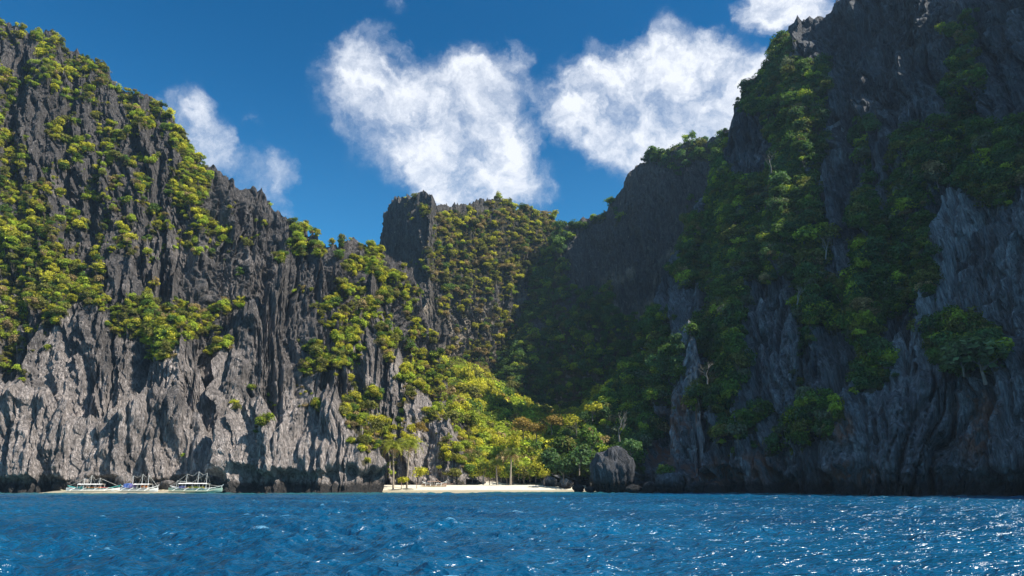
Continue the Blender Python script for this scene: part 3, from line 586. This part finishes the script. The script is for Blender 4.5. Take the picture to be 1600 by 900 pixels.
for reg, pts in rest.items():
    if reg in ('valley',): nm = 'forest'
    else: nm = 'scrub'
    scatter(nm, f"dense {nm} {PLACE[reg]}", pts)
print('PLANTS', len(PLANTS), 'solo', len(solo), {k: len(v) for k, v in rest.items()})

# ------------------------------------------------------------------ water
def make_water():
    r = [6.0]
    while r[-1] < 190: r.append(r[-1]+max(.07, r[-1]*.0042))
    while r[-1] < 9000: r.append(r[-1]*1.12)
    r = np.array([.3, 3]+r)
    A = R(41); th = np.concatenate([np.linspace(-A, A, 620), np.linspace(A, 2*math.pi-A, 90)[1:]])
    Rr, T = np.meshgrid(r, th, indexing='ij'); X = Rr*np.sin(T); Y = Rr*np.cos(T)
    h = np.zeros_like(X); rg = random.Random(4)
    for k in range(46):
        lam = .45*1.09**k; 
        if lam > 22: break
        am = .024*lam**.66*(1 if lam < 2.6 else (2.6/lam)**1.0); q = R(200)+rg.gauss(0, .75)
        kx, ky = math.sin(q)*2*math.pi/lam, math.cos(q)*2*math.pi/lam
        ph = kx*X+ky*Y+rg.random()*6.28+1.6*n2(X/(lam*2.6), Y/(lam*2.6), k)*2
        fade = np.clip(2.2-Rr*.0045*2.5/lam, 0, 1)
        h += am*fade*(1-np.abs(np.sin(ph/2)))*2-am
    h *= (.75+.7*n2(X/23, Y/17, 90))*np.clip((9000-Rr)/8800, 0, 1)
    V = np.stack([X, Y, h], -1)
    ny, nx = X.shape; idx = np.arange(ny*nx).reshape(ny, nx); idx2 = np.concatenate([idx, idx[:, :1]], 1) if False else idx
    Fq = np.stack([idx2[:-1, :-1], idx2[1:, :-1], idx2[1:, 1:], idx2[:-1, 1:]], -1).reshape(-1, 4)
    shore = np.interp(X, [-120, -60, -30, -8, 15, 40, 60, 120], [150, 146, 148, 166, 160, 158, 125, 105])
    sh = np.clip(1-(shore-Y)/(26+16*n2(X/20, Y/20, 3)), 0, 1)**1.5
    sh = np.where(Y > 60, sh, 0)
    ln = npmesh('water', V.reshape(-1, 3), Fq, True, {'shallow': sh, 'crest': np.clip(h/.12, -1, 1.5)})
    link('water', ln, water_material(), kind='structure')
    link('seabed', npmesh('seabed', [(-9500, -9500, -12), (9500, -9500, -12), (9500, 9500, -12), (-9500, 9500, -12)], [[0, 1, 2, 3]]), SAND, kind='structure')
SAND = sand_material()
make_water()

# ------------------------------------------------------------------ beach
def make_beach():
    xs = np.linspace(-42, 24, 220); ys = np.linspace(150, 222, 90)
    X, Y = np.meshgrid(xs, ys)
    line = np.interp(X, [-42, -28, -20, -8, 6, 12, 20, 24], [168, 166, 166, 167, 168, 171, 174, 186])
    dd = Y-line+.5*n2(X/6, Y/6, 2)
    Z = np.where(dd < 0, dd*.12, np.minimum(1.3, dd*.10))+.05*n2(X/2.5, Y/2.5, 4)+.1*n2(X/8, Y/5, 5)*sstep(0, 6, dd)
    Z = Z+np.clip(Y-188, 0, 40)*.12
    idx = np.arange(X.size).reshape(X.shape); Fq = np.stack([idx[:-1, :-1], idx[:-1, 1:], idx[1:, 1:], idx[1:, :-1]], -1).reshape(-1, 4)
    link('beach', npmesh('beach', np.stack([X, Y, Z], -1).reshape(-1, 3), Fq, True), SAND, kind='structure', label='white sand beach at the head of the cove')
    # narrow sand shelf behind the boats
    xs = np.linspace(-104, -66, 120); ys = np.linspace(150, 176, 30); X, Y = np.meshgrid(xs, ys)
    Z = (Y-158-1.2*n2(X/9, Y*0, 8)-(abs(X+85)/19)**4*4)*.07+.05*n2(X/2, Y/2, 9)
    idx = np.arange(X.size).reshape(X.shape); Fq = np.stack([idx[:-1, :-1], idx[:-1, 1:], idx[1:, 1:], idx[1:, :-1]], -1).reshape(-1, 4)
    link('beach', npmesh('beach', np.stack([X, Y, Z], -1).reshape(-1, 3), Fq, True), SAND, kind='structure', label='narrow sand shelf behind the moored boats')
make_beach()

# ------------------------------------------------------------------ boulders
def boulder(px, py, Y, w, h, dpt, label, seed, mtl, cat='boulder', name='boulder', group=None, tn=.4, z0=None, det=34):
    """px,py = centre of its foot; w,h,dpt metres"""
    Y = Y*near(px); p = pix(px, py, Y); nu, nv = det*2, det
    u = np.linspace(0, 2*np.pi, nu); v = np.linspace(0, np.pi, nv); U, V = np.meshgrid(u, v)
    cu, su, cv, sv = np.cos(U), np.sin(U), np.cos(V), np.sin(V)
    r = 1+.30*n2(cu*1.3*sv+seed, su*sv*1.3+cv*1.4+seed, seed)+.20*n2(cu*sv*3+cv*.8+seed, su*sv*3+cv*1.2, seed+2)+.06*(ridge(cu*sv*7+su*3+seed, cv*2.2, seed+4)-.5)+.04*n2(U/.16, V/.4, seed+5)*sv
    r[:, -1] = r[:, 0]; r[0] = r[0].mean(); r[-1] = r[-1].mean()
    Pn = np.stack([r*cu*sv*w/2, r*su*sv*dpt/2, r*cv*h/2*1.05+h*.45], -1)
    idx = np.arange(nu*nv).reshape(nv, nu); Fq = np.stack([idx[:-1, :-1], idx[1:, :-1], idx[1:, 1:], idx[:-1, 1:]], -1).reshape(-1, 4)
    me = npmesh(name, Pn.reshape(-1, 3), Fq, False, {'tone': np.full(nu*nv, tn), 'veg': np.zeros(nu*nv), 'rust': np.zeros(nu*nv)})
    o = link(name, me, mtl, label=label, category=cat); o.location = (p[0], Y, z0 if z0 is not None else p[2])
    if group: o['group'] = group
    return o
boulder(957, 766, 158, 9.4, 9.6, 8, 'big round grey boulder at the foot of the shaded slope by the water', 3, ROCK_R, z0=0, det=60, tn=.08)
for k, (px, Y, w, h, lab) in enumerate([(884, 177, 3.6, 2.4, 'dark low boulder where the sand beach ends'), (904, 161, 2.6, 1.7, 'small dark rock on the sand strip left of the big boulder'), (922, 158, 2.2, 1.3, 'small rock just left of the big round boulder'),
        (990, 156, 3.4, 1.6, 'low rounded rock right of the big boulder'), (1015, 156, 3.0, 2.2, 'dark rock second to the right of the big boulder'), (1048, 155, 6.5, 4.2, 'wide dark boulder under the rusty cave'), (860, 181, 3.8, 3.0, 'dark boulder against the thicket at the right of the beach'), (1085, 154, 4.0, 2.0, 'low boulder right of the cave foot')]):
    boulder(px, 766, Y, w, h, w*.8, lab, 11+k*5, ROCK_R, z0=-.2 if Y < 162 else .5, det=20)
for k, (px, w, h, lab) in enumerate([(108, 3.0, 2.6, 'tan rock at the left end of the boats'), (125, 3.4, 3.6, 'tan rubble block behind the turquoise boat'), (192, 4.0, 4.2, 'pale rounded rock between the turquoise and the purple boat'), (262, 3.6, 2.4, 'pale rock between the purple and the yellow boat'), (247, 2.4, 1.8, 'small pale rock right of the purple boat'), (92, 3, 2, 'low pale rock left of all the boats')]):
    boulder(px, 764, 163, w, h, w*.8, lab, 71+k*5, ROCK_L, z0=.1, det=18, tn=.95)

# ------------------------------------------------------------------ palms
PALM_F = None
PL_LEAF = LEAF
def frond_mesh(seed, L=3.4):
    r = random.Random(seed); V = []; Fs = []; lf = []
    n = 13; pts = []
    for i in range(n+1):
        q = i/n; pts.append(Vector((L*q*(1-.12*q), 0, 1.25*math.sin(q*1.9)*(L/3.4)-1.9*q**2.4)))
    for i in range(1, n+1):
        a = pts[i-1]; b = pts[i]; ln = .95*math.sin(min(1, i/n*1.1+.12)*math.pi*.92)+.12
        for sgn in (-1, 1):
            t0 = a+(b-a)*.15; t1 = a+(b-a)*.75; tip = b+Vector((ln*.45, sgn*ln, -ln*.55+r.uniform(-.08, .08)))
            k = len(V); V += [tuple(t0), tuple(t1), tuple(tip)]; Fs.append((k, k+1, k+2)); lf += [r.random()]*3
    me = npmesh('frond', V, Fs, False, {'leaf': lf}); me.materials.append(LEAF); return me
FR = [frond_mesh(i) for i in range(3)]
def palm(px, py_top, Y, z0, label, lean=.6, tint=(.24, .26, .04), nf=26, sc=1.0, group=None, old=4):
    Y = Y*near(px); tp = pix(px, py_top, Y)
    if z0 is None: z0 = tp[2]-6
    H = tp[2]-z0
    o = link('palm_tree', None, label=label, category='palm tree'); o.location = (tp[0]-lean, Y, z0)
    if group: o['group'] = group
    pts = [(lean*(q**1.6), 0, H*q) for q in np.linspace(0, 1, 12)]
    MB().tube(pts, [.24-.09*q+.012*(i % 2) for i, q in enumerate(np.linspace(0, 1, 12))], 8).build('trunk', PALMBARK, o)
    for k in range(nf):
        f = link('frond', FR[k % 3], None, o); a = k*2.4+random.uniform(-.2, .2); up = 1-(k/nf)*1.9
        f.location = (lean, 0, H); f.rotation_euler = (random.uniform(-.15, .15), -up*.75, a); s_ = sc*random.uniform(.85, 1.1); f.scale = (s_, s_, s_)
        c = tint if k < nf-old else (.24, .16, .07); v_ = random.uniform(.8, 1.25); f['tint'] = tuple(x*v_ for x in c)
    m = MB()
    for k in range(6):
        a = k*1.05; x, y_, z_ = lean+.3*math.cos(a), .3*math.sin(a), H-.25
        V = [(x+.14*math.cos(t_)*math.cos(w), y_+.14*math.sin(t_)*math.cos(w), z_+.17*math.sin(w)) for w in (-1.2, -.4, .4, 1.2) for t_ in np.linspace(0, 5.03, 5)]
        m.add(V, [(i*5+j, i*5+(j+1) % 5, (i+1)*5+(j+1) % 5, (i+1)*5+j) for i in range(3) for j in range(5)])
    m.build('coconuts', NUT, o)
    return o
PALMBARK = plain('palm_bark', (.32, .26, .20), .9); NUT = plain('coconut_husk', (.16, .15, .04), .7)
palm(640, 698, 172, .5, 'taller coconut palm with a bare trunk at the left end of the beach', .3, sc=1.3)
palm(614, 700, 170, .4, 'coconut palm half hidden behind the pale pinnacle', -.5, tint=(.26, .27, .04), sc=1.25)
palm(799, 712, 180, 1.4, 'coconut palm with hanging dead fronds in the middle of the beach thicket', .2, tint=(.13, .15, .035), old=8, sc=1.15)
palm(775, 726, 182, 1.4, 'shorter palm left of the one with dead fronds in the beach thicket', -.3, tint=(.12, .15, .03), sc=.95)
palm(757, 730, 184, 1.4, 'leftmost small palm of the beach thicket', .3, tint=(.12, .15, .03), sc=.8)
palm(1176, 126, 249, None, 'lone palm silhouetted on the skyline of the right cliff', .2, sc=1.0, nf=16, tint=(.05, .08, .02))

# ------------------------------------------------------------------ outrigger boats
WHITE = plain('white_paint', (.78, .78, .76), .45, .06); TURQ = plain('turquoise_paint', (.04, .42, .40), .45, .1); BAMB = plain('bamboo', (.62, .52, .34), .6)
PURP = plain('violet_cloth', (.30, .22, .50), .8); BLUE = plain('blue_cloth', (.10, .18, .50), .8); YELL = plain('yellow_cloth', (.80, .52, .05), .8); ORAN = plain('orange_vests', (.80, .24, .06), .8)
REDM = plain('red_paint', (.55, .08, .06), .5, .1); TARP = plain('pale_tarpaulin', (.82, .80, .78), .7, .05); PALEG = plain('pale_green_paint', (.36, .48, .38), .5, .1); WOOD = plain('weathered_wood', (.30, .20, .15), .85, .3); ROPE = plain('rope', (.62, .60, .55), .9)
def hull_mesh(L, B, Hh, rise):
    rows = []; n = 26
    for i in range(n+1):
        q = i/n*2-1; x = q*L/2; wd = B/2*max(.03, (1-abs(q)**2.6))**.8; sh = rise*abs(q)**3; k = -.35+rise*.75*abs(q)**4
        rows.append([(x, -wd, Hh+sh), (x, -wd*.92, (Hh+sh)*.5+k*.5), (x, -wd*.45, k), (x, 0, k-.12), (x, wd*.45, k), (x, wd*.92, (Hh+sh)*.5+k*.5), (x, wd, Hh+sh), (x, wd*.8, Hh+sh-.1), (x, 0, Hh+sh-.16), (x, -wd*.8, Hh+sh-.1), (x, -wd, Hh+sh)])
    m = MB().grid(rows); m.f.append(tuple(range(10))); m.f.append(tuple(n*11+k for k in range(9, -1, -1))); return m
def bangka(px, Y, L, label, hull, roof, stripe, span, masts, roofx, cargo, heading=0, flip=1, zoff=0, z0=0.05, ropes=True, cat='outrigger boat', rz=1.95):
    p = pix(px, 760, Y); o = link('outrigger_boat', None, label=label, category=cat); o.location = (p[0], Y, z0); o.rotation_euler = (0, 0, heading); o.scale = (.84, .84, .74)
    hull_mesh(L, 1.5, .55, .5).build('hull', hull, o)
    m = MB()
    for sgn in (-1, 1): m.tube([(q*L/2*.96, sgn*.78*max(.03, (1-abs(q)**2.6))**.8, .77+.8*abs(q)**3) for q in np.linspace(-1, 1, 20)], .06, 5)
    m.build('gunwale', stripe, o)
    for sgn in (-1, 1):
        MB().tube([(q*L*.46, sgn*span, .08+.55*max(0, abs(q)-.75)*2.4) for q in np.linspace(-1, 1, 18)], .11, 6).build('float', BAMB, o)
    for q in (-.30, -.1, .12, .32):
        MB().tube([(q*L, yy*span, 1.0-.85*abs(yy)**2.2) for yy in np.linspace(-1, 1, 11)], .06, 5).build('crossbeam', WHITE, o)
    x0, x1 = roofx
    rows = [[(x, yy*1.25, rz+.22*(1-yy*yy)-.05*abs(math.sin((x-x0)*1.6))) for yy in np.linspace(-1, 1, 7)] for x in np.linspace(x0, x1, 14)]
    rows2 = [[(a, b, c-.06) for a, b, c in r_[::-1]] for r_ in rows[::-1]]
    m = MB().grid(rows); m.grid([[r_[k] for k in range(7)] for r_ in rows2]); m.build('canopy', roof, o)
    for i, x in enumerate(np.linspace(x0+.1, x1-.1, 5)):
        for sgn in (-1, 1): MB().tube([(x, sgn*1.0, .7), (x, sgn*1.15, rz)], .04, 5).build('canopy_post', WHITE, o)
    tips = []
    for mx, mh in masts:
        MB().tube([(mx, 0, .3), (mx, 0, mh)], [.06, .03], 6).build('mast', WHITE, o); tips.append((mx, mh))
    if ropes and tips:
        r_ = MB(); r_.tube([(tips[-1][0], 0, tips[-1][1]-.1), (L*.47, 0, 1.4)], .03, 4); r_.tube([(tips[0][0], 0, tips[0][1]-.1), (-L*.47, 0, 1.4)], .03, 4)
        for a, b in zip(tips[:-1], tips[1:]): r_.tube([(a[0], 0, a[1]), ((a[0]+b[0])/2, 0, min(a[1], b[1])-.55), (b[0], 0, b[1])], .025, 4)
        for mx, mh in tips:
            for sgn in (-1, 1): r_.tube([(mx, 0, mh-.2), (mx+.4, sgn*span*.97, .25)], .02, 3)
        r_.build('rigging', ROPE, o)
    for nm, c, d, mt in cargo: 
        m = MB(); x, y_, z_ = c; rr = random.Random(int(x*10)+5)
        k = max(1, int(d[0]/.5))
        for i in range(k): m.box((x-d[0]/2+d[0]*(i+.5)/k, y_+rr.uniform(-.05, .05), z_+rr.uniform(-.06, .06)), (d[0]/k*.92, d[1]*rr.uniform(.8, 1), d[2]*rr.uniform(.75, 1.05)))
        m.build(nm, mt, o)
    # bow post and stern seat
    MB().tube([(L*.47, 0, 1.1), (L*.51, 0, 2.0)], [.10, .04], 6).build('bow_post', stripe, o)
    MB().box((-L*.40, 0, 1.05), (.9, 1.0, .12)).build('stern_seat', WHITE, o)
    return o
bangka(146, 157, 13.4, 'turquoise-and-white outrigger boat, leftmost of the three moored under the cliff', WHITE, TARP, TURQ, 3.6, [(-2.4, 3.6), (-.8, 4.6), (1.4, 3.8)], (-3.6, 2.4), [('cabin_box', (-3.0, 0, .98), (1.1, 1.2, .7), TURQ), ('life_vests', (.3, -.35, 1.0), (3.6, .6, .45), ORAN), ('cargo', (2.9, 0, .95), (1.5, .9, .35), REDM)], heading=.10)
bangka(218, 156, 10.2, 'white outrigger boat with violet and blue cabin cloth, between the other two boats', WHITE, TARP, WHITE, 3.2, [(-2.0, 4.4), (.5, 4.9), (2.2, 4.6)], (-1.2, 3.0), [('cabin_cloth', (-3.0, -.1, 1.55), (1.6, 1.6, 1.3), BLUE), ('door_cloth', (-1.7, -.2, 1.5), (.9, 1.5, 1.3), PURP), ('life_vests', (1.4, -.3, 1.3), (1.6, .7, .6), ORAN)], heading=-.05)
bangka(306, 156, 14.0, 'white-roofed outrigger boat with yellow and orange cargo, rightmost of the three moored boats', PALEG, TARP, WHITE, 3.8, [(-2.6, 4.9), (.4, 5.6), (2.6, 5.2), (-5.0, 3.0)], (-4.2, 3.2), [('life_vests', (.2, -.4, 1.05), (4.2, .7, .6), YELL), ('crates', (-3.2, -.2, 1.15), (1.6, .9, .8), PURP), ('cargo', (-2.0, -.5, .95), (1.2, .6, .4), ORAN)], heading=.02, rz=2.15)
b = bangka(678, 176, 7.4, 'weathered wooden outrigger boat with a pale beam, pulled up on the white sand', WOOD, WOOD, WHITE, 1.7, [], (-1.8, 1.2), [('cargo', (0, 0, .9), (1.8, .7, .3), WOOD)], heading=-.08, z0=1.0, ropes=False, rz=1.5)

# small things on the beach
p = pix(694, 754, 178); o = link('driftwood_branch', MB().tube([(-2.2, 0, 1.9), (-1.4, .1, 1.1), (-.2, 0, .55), (1.2, -.1, .35), (2.3, 0, .5)], [.05, .12, .15, .12, .05], 6).mesh('driftwood_branch'), WOOD, label='curved pale driftwood branch leaning by the rocks right of the beached boat', category='driftwood'); o.location = (p[0], 178, 1.1)
for px, Y, h, lab in [(627, 170, 2.0, 'thin dark post standing in the sand at the left end of the beach'), (651, 171, 1.5, 'short dark post in the sand left of the beached boat')]:
    p = pix(px, 760, Y); o = link('post', MB().tube([(0, 0, -.3), (.03, 0, h*.5), (0, 0, h)], [.09, .08, .06], 6).mesh('post'), WOOD, label=lab, category='post'); o.location = (p[0], Y, .5)

# ------------------------------------------------------------------ notable trees and shrubs placed one by one
def extra(px, py, Y, s, kind, label, nm='bush', tall=1.0, trunk=True, n=1, tint=None, group=None, zb=None):
    Y = Y*near(px); p = pix(px, py, Y); z = p[2]-s*.8
    return plant_thing(p[0], p[1], z, s, kind, label, group, random.randrange(6), tall, nm, trunk, nm, tint)
extra(1530, 548, 140, 6.0, 'grey', 'spreading pale grey-green tree overhanging the rock at the right edge', 'tree', .7, tint=(.15, .20, .09))
extra(1500, 556, 141, 3.6, 'grey', 'smaller grey-green bush at the left of the spreading overhanging tree', 'bush', .8, tint=(.13, .18, .08))
extra(655, 738, 168, 2.6, 'yellow', 'low broad-leaved yellow-green shrub at the foot of the tall coconut palm', 'bush', .9)
extra(630, 750, 168, 1.6, 'yellow', 'ground shrub at the left tip of the beach', 'bush', .7)
for k, (px, kd) in enumerate(zip(range(738, 862, 9), ['lime', 'yellow', 'green', 'lime', 'olive', 'yellow', 'lime', 'green', 'yellow', 'olive', 'lime', 'yellow', 'lime', 'green'])):
    extra(px, 744-(k % 3)*3, 185, 1.9+.5*(k % 2), kd, WORDS[kd]+' bush at the back edge of the sand, '+['left', 'left', 'left', 'left', 'left', 'middle', 'middle', 'middle', 'middle', 'right', 'right', 'right', 'right', 'right'][k]+' part', 'bush', 1.1, group='bushes along the back edge of the sand')
extra(640, 690, 180, 2.8, 'yellow', 'yellow-green tree leaning out of the rock behind the tall coconut palm', 'tree', .9)
extra(578, 632, 172, 2.8, 'olive', 'flat-topped olive tree rising behind the crest of the pale pinnacle', 'tree', .8)
extra(586, 668, 170, 2.4, 'olive', 'second olive tree below the flat-topped one behind the pale pinnacle', 'tree', .9)
extra(660, 672, 186, 2.2, 'rust', 'dry brown bush on the spire wall above the palms', 'bush', 1.1)
def bare_tree(px, py, Y, s, label, seed):
    r = random.Random(seed); m = MB(); Y = Y*near(px)*.985; p = pix(px, py, Y)
    def br(a, d, L, rad, lv):
        b1 = a+d*L*.5+Vector((r.uniform(-.1, .1), r.uniform(-.1, .1), r.uniform(-.05, .1)))*L; b2 = b1+(d+Vector((r.uniform(-.3, .3), r.uniform(-.3, .3), r.uniform(-.1, .2)))).normalized()*L*.5
        m.tube([a, b1, b2], [rad, rad*.8, rad*.55], 4 if lv else 6)
        if lv < 4:
            for q in range(3 if lv < 3 else 2): br(b2 if q else b1, (d+Vector((r.uniform(-.9, .9), r.uniform(-.9, .9), r.uniform(-.2, .6)))).normalized(), L*.68, rad*.5, lv+1)
    br(Vector((0, 0, 0)), Vector((r.uniform(-.3, .3), -.3, 1)).normalized(), s*.45, s*.035, 0)
    o = m.build('bare_tree', PALEBARK, None, label=label, category='bare tree'); o.location = tuple(p)
PALEBARK = plain('pale_bark', (.22, .19, .16), .9)
bare_tree(968, 690, 166, 6.5, 'bare brown branching tree above the big round boulder', 3)
bare_tree(1290, 405, 170, 5, 'leafless pale tree in the forest halfway up the right cliff', 5)
bare_tree(1245, 476, 165, 4.5, 'leafless pale tree below the other bare one on the right cliff', 6)
bare_tree(1105, 600, 158, 4.5, 'crooked pale bare tree in the bushes above the cave', 8)
bare_tree(1205, 270, 178, 5, 'bare pale tree high on the forested right cliff', 9)
for k, (px, py, Y, s, kd, lb) in enumerate([(905, 718, 174, 3.6, 'deep', 'deep green shrub left of the big round boulder'), (880, 735, 176, 3.0, 'deep', 'deep green shrub where the beach ends'), (925, 690, 178, 4, 'green', 'green tree above and left of the big round boulder'), (985, 700, 163, 3, 'deep', 'dark shrub behind the big round boulder'),
        (1040, 738, 156, 2.4, 'green', 'green shrub patch under the rusty cave'), (862, 660, 196, 3.2, 'rust', 'rust-coloured tree in the sunlit beach thicket'), (838, 672, 197, 3.2, 'rust', 'rust-coloured tree left of the other in the beach thicket'), (818, 668, 199, 3.0, 'rust', 'orange-brown tree behind the palm with dead fronds'),
        (900, 660, 192, 3.4, 'yellow', 'bright yellow-green tree at the edge of the shadow'), (925, 640, 192, 3.0, 'yellow', 'yellow-green tree at the top of the sunlit ramp by the shadow'), (850, 742, 176, 2.2, 'yellow', 'yellow shrub at the right end of the beach thicket')]):
    extra(px, py, Y, s, kd, lb, 'tree' if s > 2.8 else 'bush')
same = {}
for o in S.objects:
    if o.parent is None and 'label' in o and 'category' in o: same.setdefault(o['label'], []).append(o)
ORD = ['leftmost', 'second', 'third', 'fourth', 'fifth', 'sixth', 'seventh', 'eighth', 'ninth', 'tenth', 'eleventh', 'twelfth', 'thirteenth', 'fourteenth', 'fifteenth']
for lb, os_ in same.items():
    if len(os_) > 1:
        os_.sort(key=lambda o: o.location.x/o.location.y)
        for i, o in enumerate(os_):
            w = 'rightmost' if i == len(os_)-1 else ORD[i] if i < 1 else ORD[min(i, 14)]+' from left'
            o['label'] = lb+', '+w
tot = sum(len(o.data.polygons) for o in S.objects if o.type == 'MESH' and o.data.users == 1); print('POLYS', tot)

# ------------------------------------------------------------------ air
hz = MB().box((0, 170, 130), (900, 800, 264)); m = bpy.data.materials.new('sea_air'); m.use_nodes = True; t = NT(m.node_tree); t.n.clear()
pv = t.new('ShaderNodeVolumePrincipled'); pv.inputs['Color'].default_value = (.50, .72, 1.0, 1); pv.inputs['Density'].default_value = .00013; pv.inputs['Anisotropy'].default_value = .2
ou = t.new('ShaderNodeOutputMaterial'); t.l.new(pv.outputs[0], ou.inputs['Volume'])
print('HAZE', 1)
hz.build('haze', m, None, kind='stuff', label='thin sea haze filling the cove')
